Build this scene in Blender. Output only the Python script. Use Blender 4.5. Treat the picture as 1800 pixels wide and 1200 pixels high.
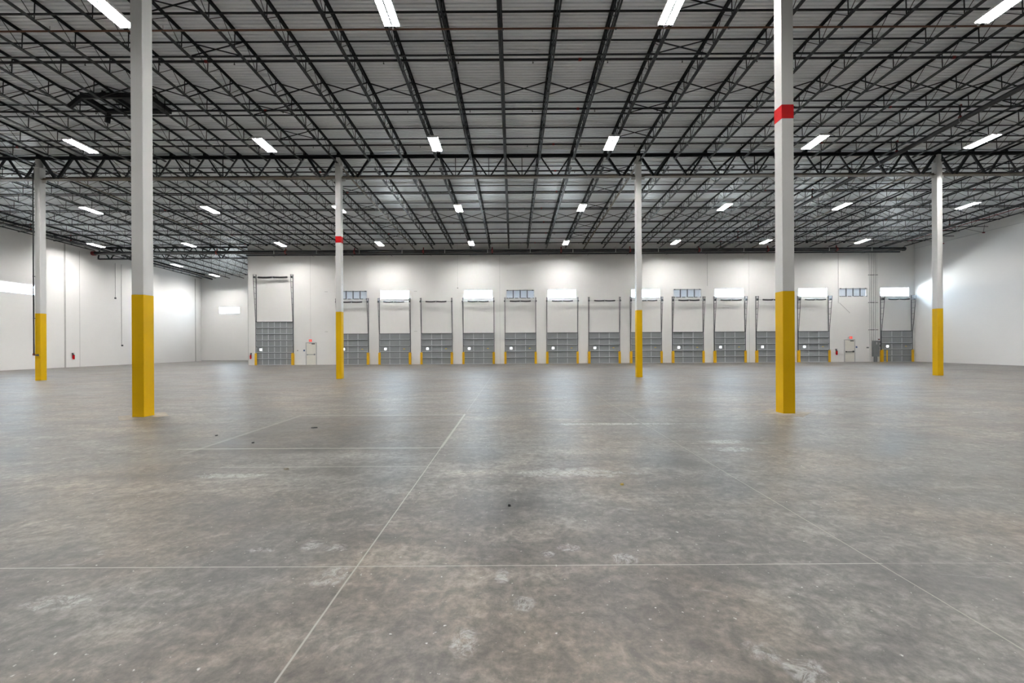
import bpy, math, random
from mathutils import Vector, Matrix
random.seed(7)
for o in list(bpy.data.objects): bpy.data.objects.remove(o)
scene = bpy.context.scene
COL = scene.collection
F = 0.3048                      # the building is laid out in feet; every helper converts to metres
EYE = 5.72

# ------------------------------------------------------------------ camera
cam = bpy.data.cameras.new('camera')
camera = bpy.data.objects.new('camera', cam); COL.objects.link(camera)
cam.sensor_width = 36.0; cam.sensor_fit = 'HORIZONTAL'
cam.lens = 36.0*728/1800
cam.shift_x = -2/1800; cam.shift_y = 8/1800
cam.clip_start = 0.05; cam.clip_end = 500
camera.matrix_world = Matrix.Translation((0, 0, EYE*F)) @ Matrix.Rotation(math.radians(90), 4, 'X') @ Matrix.Rotation(-0.0055, 4, 'Z')
scene.camera = camera

# ------------------------------------------------------------------ world, exposure
world = bpy.data.worlds.new('sky'); scene.world = world
world.use_nodes = True
wn = world.node_tree.nodes; wl = world.node_tree.links
wbg = wn['Background']
wtc = wn.new('ShaderNodeTexCoord'); wsep = wn.new('ShaderNodeSeparateXYZ'); wramp = wn.new('ShaderNodeValToRGB')
wmap = wn.new('ShaderNodeMapRange'); wmap.inputs[1].default_value = -1; wmap.inputs[2].default_value = 1
wl.new(wtc.outputs['Generated'], wsep.inputs[0]); wl.new(wsep.outputs['Z'], wmap.inputs[0]); wl.new(wmap.outputs[0], wramp.inputs[0])
wramp.color_ramp.elements[0].position = 0.47; wramp.color_ramp.elements[0].color = (0.95, 0.98, 1.0, 1)
wramp.color_ramp.elements[1].position = 0.53; wramp.color_ramp.elements[1].color = (0.36, 0.46, 0.56, 1)
wl.new(wramp.outputs[0], wbg.inputs['Color'])
WORLD_STRENGTH = 40.0
LAMP_STRENGTH = 205.0
wbg.inputs['Strength'].default_value = WORLD_STRENGTH
scene.view_settings.view_transform = 'Standard'
scene.view_settings.look = 'None'
scene.view_settings.gamma = 1.0
scene.view_settings.use_curve_mapping = False
scene.view_settings.exposure = 0.64

# ------------------------------------------------------------------ materials
def mat(name, col, rough=0.6, metal=0.0, var=0.06, scale=3.0, spec=0.5, bump=0.0, col2=None, thr=None):
    m = bpy.data.materials.new(name); m.use_nodes = True
    n = m.node_tree.nodes; l = m.node_tree.links; b = n['Principled BSDF']
    tc = n.new('ShaderNodeTexCoord'); ns = n.new('ShaderNodeTexNoise'); ns.inputs['Scale'].default_value = scale
    ns.inputs['Detail'].default_value = 4
    rp = n.new('ShaderNodeValToRGB')
    c2 = col2 if col2 else tuple(min(1, c*(1+var)) for c in col)
    c1 = col if col2 else tuple(c*(1-var) for c in col)
    rp.color_ramp.elements[0].color = (*c1, 1); rp.color_ramp.elements[1].color = (*c2, 1)
    rp.color_ramp.elements[0].position = (thr[0] if thr else 0.3); rp.color_ramp.elements[1].position = (thr[1] if thr else 0.7)
    l.new(tc.outputs['Object'], ns.inputs['Vector']); l.new(ns.outputs['Fac'], rp.inputs[0]); l.new(rp.outputs[0], b.inputs['Base Color'])
    b.inputs['Roughness'].default_value = rough; b.inputs['Metallic'].default_value = metal
    b.inputs['Specular IOR Level'].default_value = spec
    if bump:
        bp = n.new('ShaderNodeBump'); bp.inputs['Strength'].default_value = bump; bp.inputs['Distance'].default_value = 0.005
        l.new(ns.outputs['Fac'], bp.inputs['Height']); l.new(bp.outputs[0], b.inputs['Normal'])
    return m
def emit(name, col, s):
    m = bpy.data.materials.new(name); m.use_nodes = True
    b = m.node_tree.nodes['Principled BSDF']
    b.inputs['Base Color'].default_value = (0.8, 0.8, 0.8, 1)
    b.inputs['Emission Color'].default_value = (*col, 1); b.inputs['Emission Strength'].default_value = s
    return m
M = {}
M['wall'] = mat('wall_paint', (0.83, 0.82, 0.805), 0.55, var=0.015, scale=0.4, bump=0.05)
M['joint_grey'] = mat('wall_joint', (0.48, 0.475, 0.46), 0.8)
M['white'] = mat('white_enamel', (0.66, 0.66, 0.65), 0.42, var=0.02, scale=1.0)
M['yellow'] = mat('yellow_enamel', (0.70, 0.42, 0.0), 0.45, var=0.04, scale=1.2, spec=0.25)
M['red'] = mat('red_enamel', (0.58, 0.0, 0.003), 0.5, var=0.08, scale=6, spec=0.2)
M['steel'] = mat('black_steel', (0.011, 0.0115, 0.013), 0.5, var=0.3, scale=5, spec=0.3)
M['rust_steel'] = mat('rusty_black_steel', (0.022, 0.021, 0.02), 0.55, scale=2.2, col2=(0.075, 0.045, 0.022), thr=(0.5, 0.8))
M['brown'] = mat('brown_primer_steel', (0.085, 0.07, 0.05), 0.5, scale=1.5, col2=(0.13, 0.09, 0.045), thr=(0.35, 0.75))
M['ochre'] = mat('ochre_primer_steel', (0.10, 0.085, 0.04), 0.5, scale=1.5, col2=(0.16, 0.11, 0.03), thr=(0.35, 0.75))
M['copper'] = mat('red_brown_pipe_paint', (0.13, 0.05, 0.022), 0.5, var=0.12, scale=2)
M['pipe'] = mat('black_pipe_paint', (0.015, 0.015, 0.017), 0.42, var=0.15, scale=4)
M['grey_pipe'] = mat('dark_grey_pipe', (0.05, 0.05, 0.052), 0.22, var=0.15, scale=4)
M['coupling'] = mat('red_coupling', (0.20, 0.012, 0.012), 0.5)
M['galv'] = mat('galvanized_steel', (0.30, 0.31, 0.325), 0.42, metal=0.6, var=0.12, scale=8)
M['door'] = mat('grey_door_enamel', (0.30, 0.315, 0.325), 0.42, var=0.03, scale=2)
M['rail_dark'] = mat('rail_shade_and_channel', (0.10, 0.11, 0.115), 0.45, var=0.03)  # painted shade for door top rails; plain dark colour on the lamp channel
M['track'] = mat('track_steel', (0.11, 0.115, 0.125), 0.42, metal=0.3, var=0.12, scale=8)
M['door_rail'] = mat('lit_rail_and_stile', (0.50, 0.53, 0.55), 0.38, var=0.03, scale=2)  # light stiles; on bottom rails the paleness is painted lamp light
M['guard'] = mat('yellow_guard_enamel', (0.82, 0.47, 0.005), 0.4, var=0.05)
M['spring'] = mat('black_spring_steel', (0.03, 0.03, 0.032), 0.4, var=0.2, scale=20)
M['beige'] = mat('beige_door_enamel', (0.80, 0.775, 0.71), 0.45, var=0.02)
M['dark'] = mat('dark_plastic', (0.035, 0.037, 0.04), 0.5)
M['panel'] = mat('grey_panel_enamel', (0.17, 0.18, 0.185), 0.5)
M['blue'] = mat('blue_sign_plastic', (0.04, 0.09, 0.22), 0.4)
M['conduit'] = mat('painted_conduit', (0.50, 0.50, 0.49), 0.5)
M['greyconduit'] = mat('grey_conduit', (0.28, 0.28, 0.28), 0.45, metal=0.3)
M['chrome'] = mat('brushed_bar_metal', (0.35, 0.35, 0.36), 0.3, metal=0.8)
M['louver'] = mat('louver_white', (0.80, 0.82, 0.86), 0.5, var=0.02)
def translucent(m, f):
    n = m.node_tree.nodes; l = m.node_tree.links; t = n.new('ShaderNodeBsdfTranslucent'); t.inputs[0].default_value = (0.9, 0.95, 1, 1)
    k = n.new('ShaderNodeMixShader'); k.inputs[0].default_value = f
    l.new(n['Principled BSDF'].outputs[0], k.inputs[1]); l.new(t.outputs[0], k.inputs[2]); l.new(k.outputs[0], n['Material Output'].inputs[0])
translucent(M['louver'], 0.07)
M['lampbody'] = mat('lamp_body_white', (0.8, 0.8, 0.8), 0.4)
M['added_baffle'] = mat('added_baffle_grey', (0.25, 0.25, 0.25), 0.5)  # for the added light-cutting blades in the lamps
M['lens'] = emit('lamp_lens', (1.0, 0.985, 0.96), LAMP_STRENGTH)
M['daypane'] = emit('daylit_vision_pane', (0.85, 0.93, 1.0), 3.0)
M['exit'] = emit('exit_face', (1.0, 0.06, 0.035), 0.75)
M['exit'].node_tree.nodes['Principled BSDF'].inputs['Base Color'].default_value = (0.6, 0.03, 0.02, 1)
M['exitword'] = mat('exit_word_white', (0.95, 0.9, 0.88), 0.5)
M['tan'] = mat('tan_grout', (0.30, 0.265, 0.215), 0.7, var=0.2, scale=8)
M['tag'] = mat('yellow_sticker', (0.85, 0.6, 0.05), 0.5)
M['leaf'] = mat('dry_yellow_scrap', (0.42, 0.30, 0.08), 0.7)
g = bpy.data.materials.new('window_glass'); g.use_nodes = True
gn = g.node_tree.nodes; gl = g.node_tree.links; gn.remove(gn['Principled BSDF'])
gt = gn.new('ShaderNodeBsdfTransparent'); gt.inputs[0].default_value = (0.93, 0.96, 0.97, 1); gg = gn.new('ShaderNodeBsdfGlossy'); gg.inputs['Roughness'].default_value = 0.03
gm = gn.new('ShaderNodeMixShader'); gm.inputs[0].default_value = 0.06
gl.new(gt.outputs[0], gm.inputs[1]); gl.new(gg.outputs[0], gm.inputs[2]); gl.new(gm.outputs[0], gn['Material Output'].inputs[0])
M['glass'] = g

def deck_material():
    m = bpy.data.materials.new('roof_deck_metal'); m.use_nodes = True
    n = m.node_tree.nodes; l = m.node_tree.links; b = n['Principled BSDF']
    tc = n.new('ShaderNodeTexCoord'); mp = n.new('ShaderNodeMapping'); mp.inputs['Scale'].default_value = (0.35, 1.0, 1)
    ns = n.new('ShaderNodeTexNoise'); ns.inputs['Scale'].default_value = 0.6; ns.inputs['Detail'].default_value = 5
    rp = n.new('ShaderNodeValToRGB'); rp.color_ramp.elements[0].position = 0.3; rp.color_ramp.elements[1].position = 0.7
    rp.color_ramp.elements[0].color = (0.80, 0.835, 0.86, 1); rp.color_ramp.elements[1].color = (0.90, 0.93, 0.95, 1)
    l.new(tc.outputs['Object'], mp.inputs[0]); l.new(mp.outputs[0], ns.inputs['Vector']); l.new(ns.outputs['Fac'], rp.inputs[0])
    l.new(rp.outputs[0], b.inputs['Base Color'])
    b.inputs['Roughness'].default_value = 0.38; b.inputs['Metallic'].default_value = 0.05
    return m
M['deck'] = deck_material()

def concrete():
    m = bpy.data.materials.new('polished_concrete'); m.use_nodes = True
    n = m.node_tree.nodes; l = m.node_tree.links; b = n['Principled BSDF']
    tc = n.new('ShaderNodeTexCoord')
    def mathn(op, a, bb=None, c=None, clamp=False):
        k = n.new('ShaderNodeMath'); k.operation = op; k.use_clamp = clamp
        for i, v in enumerate((a, bb, c)):
            if v is None: continue
            if isinstance(v, (int, float)): k.inputs[i].default_value = v
            else: l.new(v, k.inputs[i])
        return k.outputs[0]
    def noise(scale, detail=6, rough=0.6, sc=(1, 1, 1), dist=0.0, loc=(0, 0, 0)):
        mp = n.new('ShaderNodeMapping'); mp.inputs['Scale'].default_value = sc; mp.inputs['Location'].default_value = loc
        l.new(tc.outputs['Object'], mp.inputs[0])
        k = n.new('ShaderNodeTexNoise'); k.inputs['Scale'].default_value = scale; k.inputs['Detail'].default_value = detail
        k.inputs['Roughness'].default_value = rough; k.inputs['Distortion'].default_value = dist
        l.new(mp.outputs[0], k.inputs['Vector']); return k.outputs['Fac']
    def ramp(v, p0, p1, c0, c1):
        r = n.new('ShaderNodeValToRGB'); r.color_ramp.elements[0].position = p0; r.color_ramp.elements[1].position = p1
        r.color_ramp.elements[0].color = (*c0, 1); r.color_ramp.elements[1].color = (*c1, 1); l.new(v, r.inputs[0]); return r.outputs[0]
    def mix(fac, a, bb, mode='MIX'):
        k = n.new('ShaderNodeMix'); k.data_type = 'RGBA'; k.blend_type = mode
        if isinstance(fac, (int, float)): k.inputs[0].default_value = fac
        else: l.new(fac, k.inputs[0])
        for i, v in ((6, a), (7, bb)):
            if isinstance(v, tuple): k.inputs[i].default_value = (*v, 1)
            else: l.new(v, k.inputs[i])
        return k.outputs[2]
    big = noise(0.22, 5, 0.6, dist=0.8)
    mid = noise(1.1, 8, 0.68, (0.6, 1.1, 1), 0.6)
    fine = noise(14, 6, 0.7)
    warm = noise(0.35, 4, 0.6, loc=(9, 4, 0), dist=0.5)
    base = ramp(mid, 0.34, 0.68, (0.066, 0.0615, 0.056), (0.182, 0.173, 0.160))
    tint = ramp(warm, 0.42, 0.62, (1.0, 1.0, 0.99), (1.12, 1.0, 0.88))
    c = mix(1.0, base, tint, 'MULTIPLY')
    c = mix(1.0, c, ramp(big, 0.35, 0.66, (0.74, 0.74, 0.74), (1.2, 1.2, 1.2)), 'MULTIPLY')
    c = mix(1.0, c, ramp(fine, 0.38, 0.62, (0.68, 0.68, 0.68), (1.32, 1.32, 1.32)), 'MULTIPLY')
    # trowel streaks running across the slab
    streak = noise(1.3, 7, 0.68, (0.45, 1.5, 1), 0.5, loc=(3, 1, 0))
    c = mix(1.0, c, ramp(streak, 0.38, 0.62, (0.70, 0.69, 0.68), (1.26, 1.26, 1.26)), 'MULTIPLY')
    mott = noise(5.0, 7, 0.75, (1, 1, 1), 0.8, loc=(5, 8, 0))
    c = mix(1.0, c, ramp(mott, 0.40, 0.60, (0.70, 0.70, 0.70), (1.30, 1.30, 1.30)), 'MULTIPLY')
    # pale scuffs in patches
    sc1 = noise(2.3, 9, 0.78, (0.7, 1.5, 1), 1.1, loc=(21, 5, 0)); sc2 = noise(0.5, 3, 0.5, loc=(1, 17, 0))
    scuff = mathn('MULTIPLY', mathn('MULTIPLY', mathn('SUBTRACT', sc1, 0.60, clamp=True), mathn('SUBTRACT', sc2, 0.43, clamp=True)), 60, clamp=True)
    c = mix(mathn('MULTIPLY', scuff, 0.7), c, (0.36, 0.36, 0.35))
    sep = n.new('ShaderNodeSeparateXYZ'); l.new(tc.outputs['Object'], sep.inputs[0]); X = sep.outputs['X']; Y = sep.outputs['Y']
    # darker speckles
    sp = noise(26, 2, 0.5); c = mix(mathn('MULTIPLY', mathn('SUBTRACT', sp, 0.70, clamp=True), 14, clamp=True), c, (0.5, 0.49, 0.46))
    def box(x0, x1, y0, y1, soft=0.15):
        def edge(v, e, s): return mathn('MULTIPLY_ADD', mathn('SUBTRACT', v, e*F), s/soft, 0.5, clamp=True)
        return mathn('MULTIPLY', mathn('MULTIPLY', edge(X, x0, 1), edge(X, x1, -1)), mathn('MULTIPLY', edge(Y, y0, 1), edge(Y, y1, -1)))
    # older, darker infill panel beside the joint
    c = mix(mathn('MULTIPLY', box(-17.7, -4.1, 22.4, 34.6), 0.9), c, mix(1.0, c, (0.62, 0.59, 0.56), 'MULTIPLY'))
    c = mix(mathn('MULTIPLY', box(-17.9, -4.1, 34.5, 34.7, 0.03), 0.6), c, (0.40, 0.38, 0.34))
    c = mix(mathn('MULTIPLY', box(-17.9, -17.65, 22.4, 34.6, 0.05), 0.3), c, (0.40, 0.38, 0.34))
    # chalky blotches: (x, y, rx, ry) in feet
    for (bx, by, rx, ry) in ((-5.8, 12.0, .34, .30), (-5.1, 11.8, .42, .26), (-7.2, 11.7, .5, .22), (-4.6, 10.4, .5, .55), (-0.3, 10.3, .22, .34), (0.2, 9.2, .3, .34),
                             (0.9, 11.4, .22, .22), (3.0, 11.1, .33, .32), (1.6, 11.7, .4, .25), (-10.2, 9.3, .8, .3), (12.4, 24.5, 1.3, .5), (12.1, 22.7, 1.4, .55),
                             (9.0, 30.2, 6.0, .38), (4.6, 7.7, .4, .35), (5.1, 7.2, .4, .35), (-1.0, 8.1, .3, .5), (2.5, 18.6, 3.0, .8), (-12.5, 18.5, 2.0, .35), (-18.0, 10.6, 1.2, .25), (6.5, 30.2, 3.5, .5)):
        dx = mathn('DIVIDE', mathn('SUBTRACT', X, bx*F), rx*F); dy = mathn('DIVIDE', mathn('SUBTRACT', Y, by*F), ry*F)
        r2 = mathn('ADD', mathn('MULTIPLY', dx, dx), mathn('MULTIPLY', dy, dy))
        k = mathn('MULTIPLY', mathn('SUBTRACT', mathn('ADD', 1.0, mathn('MULTIPLY', mathn('SUBTRACT', noise(1.8, 5, 0.7, loc=(2, 2, 0)), 0.5), 5.0)), r2, clamp=True), 1.3, clamp=True)
        k = mathn('MULTIPLY', mathn('MULTIPLY', k, mathn('MULTIPLY', mathn('SUBTRACT', noise(6.5, 9, 0.85, dist=2.2), 0.45, clamp=True), 10), clamp=True), 0.5)
        c = mix(k, c, (0.50, 0.50, 0.49))
    # sawn joints filled with pale sealant
    wob = mathn('MULTIPLY', mathn('SUBTRACT', noise(0.8, 3), 0.5), 0.02)
    def line(v, p, w, y0=None, y1=None, u=None, a=0.8, colr=(0.40, 0.385, 0.34)):
        nonlocal c
        d = mathn('ABSOLUTE', mathn('SUBTRACT', mathn('ADD', v, wob), p*F))
        k = mathn('MULTIPLY', mathn('SUBTRACT', 1.0, mathn('DIVIDE', d, w*F), clamp=True), 2.2, clamp=True)
        if u is not None: 
            k = mathn('MULTIPLY', k, mathn('GREATER_THAN', u, y0*F)); k = mathn('MULTIPLY', k, mathn('LESS_THAN', u, y1*F))
        c = mix(mathn('MULTIPLY', k, a), c, colr)
    line(X, -4.1, 0.028, -60, 23.4, Y, 0.75); line(X, -4.1, 0.09, 23.4, 35, Y, 0.6); line(X, -4.1, 0.05, 36, 134, Y, 0.25)
    line(X, 9.5, 0.024, -60, 134, Y, 0.65, (0.34, 0.325, 0.27)); line(X, -17.8, 0.02, -60, 22, Y, 0.12); line(X, 23.0, 0.03, 40, 134, Y, 0.2)
    line(Y, 10.8, 0.022, -60, 9.6, X, 0.75); line(Y, 10.8, 0.02, 9.6, 60, X, 0.25); line(Y, 23.4, 0.09, -19, -4.1, X, 0.7); line(Y, 23.4, 0.035, -4.1, 9.5, X, 0.4)
    line(Y, 19.8, 0.10, -14, -4.1, X, 0.3); line(Y, 34.8, 0.05, -130, 130, X, 0.1)
    l.new(c, b.inputs['Base Color'])
    ro = n.new('ShaderNodeMapRange'); ro.inputs[1].default_value = 0.3; ro.inputs[2].default_value = 0.7; ro.inputs[3].default_value = 0.34; ro.inputs[4].default_value = 0.50
    l.new(mid, ro.inputs[0]); l.new(ro.outputs[0], b.inputs['Roughness'])
    b.inputs['Specular IOR Level'].default_value = 0.85
    bp = n.new('ShaderNodeBump'); bp.inputs['Strength'].default_value = 0.25; bp.inputs['Distance'].default_value = 0.004
    l.new(noise(3.0, 5, 0.6, (0.5, 1.2, 1)), bp.inputs['Height']); l.new(bp.outputs[0], b.inputs['Normal'])
    return m
M['concrete'] = concrete()

# ------------------------------------------------------------------ mesh helpers (all arguments in feet)
class MB:
    def __init__(s): s.v = []; s.f = []
    def quad(s, a, b, c, d):
        i = len(s.v); s.v += [a, b, c, d]; s.f.append((i, i+1, i+2, i+3)); return s
    def box(s, x0, y0, z0, x1, y1, z1):
        if x0 > x1: x0, x1 = x1, x0
        if y0 > y1: y0, y1 = y1, y0
        if z0 > z1: z0, z1 = z1, z0
        i = len(s.v)
        s.v += [(x0, y0, z0), (x1, y0, z0), (x1, y1, z0), (x0, y1, z0), (x0, y0, z1), (x1, y0, z1), (x1, y1, z1), (x0, y1, z1)]
        s.f += [tuple(i+k for k in q) for q in ((0, 3, 2, 1), (4, 5, 6, 7), (0, 1, 5, 4), (1, 2, 6, 5), (2, 3, 7, 6), (3, 0, 4, 7))]
        return s
    def bar(s, p, q, w, h, up=(0, 0, 1)):
        p = Vector(p); q = Vector(q); d = (q-p).normalized(); u = Vector(up)
        sx = d.cross(u)
        if sx.length < 1e-4: sx = d.cross(Vector((0, 1, 0)))
        sx.normalize(); u = sx.cross(d).normalized()
        i = len(s.v)
        for e in (p, q):
            for a, b in ((-1, -1), (1, -1), (1, 1), (-1, 1)): s.v.append(tuple(e+sx*a*w/2+u*b*h/2))
        s.f += [tuple(i+k for k in t) for t in ((3, 2, 1, 0), (4, 5, 6, 7), (0, 1, 5, 4), (1, 2, 6, 5), (2, 3, 7, 6), (3, 0, 4, 7))]
        return s
    def tube(s, p, q, r, n=8, r2=None):
        p = Vector(p); q = Vector(q); d = (q-p).normalized(); a = d.orthogonal().normalized(); b = d.cross(a)
        i = len(s.v); r2 = r if r2 is None else r2
        for e, rr in ((p, r), (q, r2)):
            for k in range(n):
                t = 2*math.pi*k/n; s.v.append(tuple(e+a*math.cos(t)*rr+b*math.sin(t)*rr))
        for k in range(n): s.f.append((i+k, i+(k+1) % n, i+n+(k+1) % n, i+n+k))
        s.f.append(tuple(i+k for k in reversed(range(n)))); s.f.append(tuple(i+n+k for k in range(n)))
        return s
    def lathe(s, c, prof, n=12):
        """prof: (radius, height) pairs about a vertical axis at c"""
        i = len(s.v)
        for r, z in prof:
            for k in range(n):
                t = 2*math.pi*k/n; s.v.append((c[0]+r*math.cos(t), c[1]+r*math.sin(t), c[2]+z))
        for j in range(len(prof)-1):
            for k in range(n): s.f.append((i+j*n+k, i+j*n+(k+1) % n, i+(j+1)*n+(k+1) % n, i+(j+1)*n+k))
        s.f.append(tuple(i+k for k in reversed(range(n)))); s.f.append(tuple(i+(len(prof)-1)*n+k for k in range(n)))
        return s
    def mesh(s, name, m, smooth=False):
        me = bpy.data.meshes.new(name); me.from_pydata([(x*F, y*F, z*F) for x, y, z in s.v], [], s.f)
        me.materials.append(M[m]); me.update()
        if smooth:
            me.polygons.foreach_set('use_smooth', [True]*len(me.polygons))
            try: me.set_sharp_from_angle(angle=math.radians(40))
            except Exception: pass
        return me
    def build(s, name, m, parent=None, loc=None, smooth=False, bevel=0):
        o = bpy.data.objects.new(name, s.mesh(name, m, smooth)); COL.objects.link(o)
        if parent: o.parent = parent
        if loc: o.location = [c*F for c in loc]
        if bevel:
            b = o.modifiers.new('bevel', 'BEVEL'); b.width = bevel*F; b.segments = 2; b.limit_method = 'ANGLE'
        return o
def place(me, name, parent, loc=(0, 0, 0)):
    o = bpy.data.objects.new(name, me); COL.objects.link(o); o.parent = parent; o.location = [c*F for c in loc]; return o
def thing(name, label, cat, loc=(0, 0, 0), group=None):
    o = bpy.data.objects.new(name, None); COL.objects.link(o); o.location = [c*F for c in loc]; o.empty_display_size = 0.2
    o['label'] = label; o['category'] = cat
    if name in ('dock_door', 'building_column'): o['kind'] = 'thing'
    if group: o['group'] = group
    return o
def tag(o, label, cat, group=None):
    o['label'] = label; o['category'] = cat
    if group: o['group'] = group
    return o
def struct(o): o['kind'] = 'structure'; return o
def copy_tree(o, parent=None):
    c = o.copy(); COL.objects.link(c)
    if parent: c.parent = parent
    for ch in o.children: copy_tree(ch, c)
    return c
ORD = ['', 'first', 'second', 'third', 'fourth', 'fifth', 'sixth', 'seventh', 'eighth', 'ninth', 'tenth', 'eleventh', 'twelfth', 'thirteenth', 'fourteenth', 'fifteenth',
       'sixteenth', 'seventeenth', 'eighteenth', 'nineteenth', 'twentieth', 'twenty-first', 'twenty-second', 'twenty-third']

# ------------------------------------------------------------------ building dimensions (feet)
SL = 0.031                                   # roof slope down towards the dock wall
def ZB(y): return EYE+33.45-SL*(y-54.7)      # joist bottom chord
def ZT(y): return ZB(y)+2.1                  # joist top = underside of deck
XL, XR, YD, YR, YF, XC = -134.7, 129.7, 133.6, 179.0, -60.0, -85.5
Y1, Y2 = 34.8, 74.8
COLX = [-85.3, -31.3, 22.7, 76.7]

# ------------------------------------------------------------------ floor, walls, deck
floor = MB().box(XL-1, YF-1, -0.8, XR+1, YR+1, 0).build('floor', 'concrete'); struct(floor)

def wall(name, axis, face, out, u0, u1, openings, flat=False):
    """vertical wall; axis 'x': runs along x at y=face, 'y': runs along y at x=face; out = thickness away from the room"""
    us = sorted({u0, u1, *[o[0] for o in openings], *[o[1] for o in openings]})
    zs = sorted({0.0, 30.0, *[o[2] for o in openings], *[o[3] for o in openings]}) + ['top']
    b = MB(); n, k = len(us)-1, len(zs)-1
    def P(u, z, t):
        if z == 'top': z = (ZT(u) if axis == 'y' else ZT(face))+0.28
        return (u, face+t, z) if axis == 'x' else (face+t, u, z)
    def solid(i, j):
        if i < 0 or i >= n or j < 0 or j >= k: return None
        if zs[j+1] == 'top': return True
        cu = (us[i]+us[i+1])/2; cz = (zs[j]+zs[j+1])/2
        return not any(o[0] < cu < o[1] and o[2] < cz < o[3] for o in openings)
    for i in range(n):
        for j in range(k):
            if not solid(i, j): continue
            a, c, z0, z1 = us[i], us[i+1], zs[j], zs[j+1]
            b.quad(P(a, z0, 0), P(c, z0, 0), P(c, z1, 0), P(a, z1, 0)); b.quad(P(c, z0, out), P(a, z0, out), P(a, z1, out), P(c, z1, out))
            if not solid(i-1, j): b.quad(P(a, z0, 0), P(a, z1, 0), P(a, z1, out), P(a, z0, out))
            if not solid(i+1, j): b.quad(P(c, z0, out), P(c, z1, out), P(c, z1, 0), P(c, z0, 0))
            if not solid(i, j-1): b.quad(P(a, z0, out), P(c, z0, out), P(c, z0, 0), P(a, z0, 0))
            if not solid(i, j+1): b.quad(P(a, z1, 0), P(c, z1, 0), P(c, z1, out), P(a, z1, out))
    o = b.build(name, 'wall'); struct(o); return o
DOCK = [-51.56+13.483*i for i in range(12)]+[123.5]
WIN = [DOCK[i] for i in (1, 3, 5, 7, 9, 11)]+[123.15]
LOUV = [DOCK[0], DOCK[4], DOCK[8], 109.8]
WZ = (21.1, 23.9)
ops = [(x-4.6, x+4.6, WZ[0], WZ[1]) for x in WIN]+[(x-4.5, x+4.5, 21.1, 23.8) for x in LOUV]
wall('wall_back', 'x', YD, 0.8, XC, XR, ops)
wall('wall_left', 'y', XL, -0.8, YF, YR, [(108.4, 117.6, 20.8, 23.5)])
wall('wall_right', 'y', XR, 0.8, YF, YD, [])
wall('wall_recess_back', 'x', YR, 0.8, XL, XC, [(-126.9, -118.2, 20.5, 23.2)])
wall('wall_recess_right', 'y', XC, 0.8, YD+0.8, YR, [])
wall('wall_front', 'x', YF, -0.8, XL, XR, [])

def window(n, axis, face, out, u0, u1, z0, z1):
    r = bpy.data.objects.new('window_%d' % n, None); COL.objects.link(r); struct(r)
    b = MB(); g = MB(); t = 0.16; d0, d1 = out*0.65, out*0.95
    def bx(m, a, c, e, f, p, q):
        if axis == 'x': m.box(a, face+p, e, c, face+q, f)
        else: m.box(face+p, a, e, face+q, c, f)
    bx(b, u0, u1, z0, z0+t, d0, d1); bx(b, u0, u1, z1-t, z1, d0, d1); bx(b, u0, u0+t, z0+t, z1-t, d0, d1); bx(b, u1-t, u1, z0+t, z1-t, d0, d1)
    bx(g, u0+t, u1-t, z0+t, z1-t, out*0.78, out*0.80)
    b.build('window_frame', 'white', r); g.build('window_glass', 'glass', r)
    # daylight portal exactly at the opening: guides sampling of the sky, gives no light of its own
    L = bpy.data.lights.new('daylight_portal', 'AREA'); L.shape = 'RECTANGLE'; L.size = (u1-u0)*F; L.size_y = (z1-z0)*F
    L.cycles.is_portal = True
    lo = bpy.data.objects.new('daylight_portal', L); COL.objects.link(lo)
    cu, cz = (u0+u1)/2, (z0+z1)/2
    if axis == 'x':
        lo.location = (cu*F, (face+out*1.02)*F, cz*F); lo.rotation_euler = (math.radians(-90), 0, 0)
    else:
        lo.location = ((face+out*1.02)*F, cu*F, cz*F); lo.rotation_euler = (math.radians(90), 0, math.radians(-90))
for i, x in enumerate(WIN): window(i+1, 'x', YD, 0.8, x-4.6, x+4.6, *WZ)
window(8, 'y', XL, -0.8, 108.4, 117.6, 20.8, 23.5)
window(9, 'x', YR, 0.8, -126.9, -118.2, 20.5, 23.2)

# panel joints in the tilt-up walls
tn = [0]
def trim(b, m='joint_grey'):
    tn[0] += 1; return struct(b.build('trim_%d' % tn[0], m))
for x, z0 in ((-65.3, 7.6), (-4.2, 0), (76.2, 0), (-17.8, 24.5)): trim(MB().box(x-0.03, YD-0.012, z0, x+0.03, YD, ZT(YD)), 'conduit')
trim(MB().box(XC-0.0, YD-0.02, 0, XC+0.12, YD, ZT(YD)), 'conduit')
trim(MB().box(XL, 124.3, 0, XL+0.03, 124.75, 37.2)); trim(MB().box(XL, 175.4, 0, XL+0.03, 175.9, 35))
trim(MB().box(XL, 128.7, 0, XL+0.02, 128.8, 36), 'conduit')
trim(MB().box(XR-0.12, YF, 36.35, XR, YD, 36.5), 'white')
trim(MB().box(XL, YR-0.05, 0, XC, YR, 0.3), 'conduit')

# corrugated deck: flutes run across the building
def deck():
    b = MB(); prof = []
    y = YF-1
    while y < YR+1:
        prof += [(y, 0), (y+0.24, 0), (y+0.29, 0.13), (y+0.45, 0.13)]; y += 0.5
    for i in range(len(prof)-1):
        (a, h0), (c, h1) = prof[i], prof[i+1]
        x1 = XR+0.8 if a < YD+0.8 else XC+0.8
        b.quad((XL-0.8, a, ZT(a)+h0), (XL-0.8, c, ZT(c)+h1), (x1, c, ZT(c)+h1), (x1, a, ZT(a)+h0))
    o = b.build('ceiling', 'deck'); return struct(o)
deck()

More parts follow.
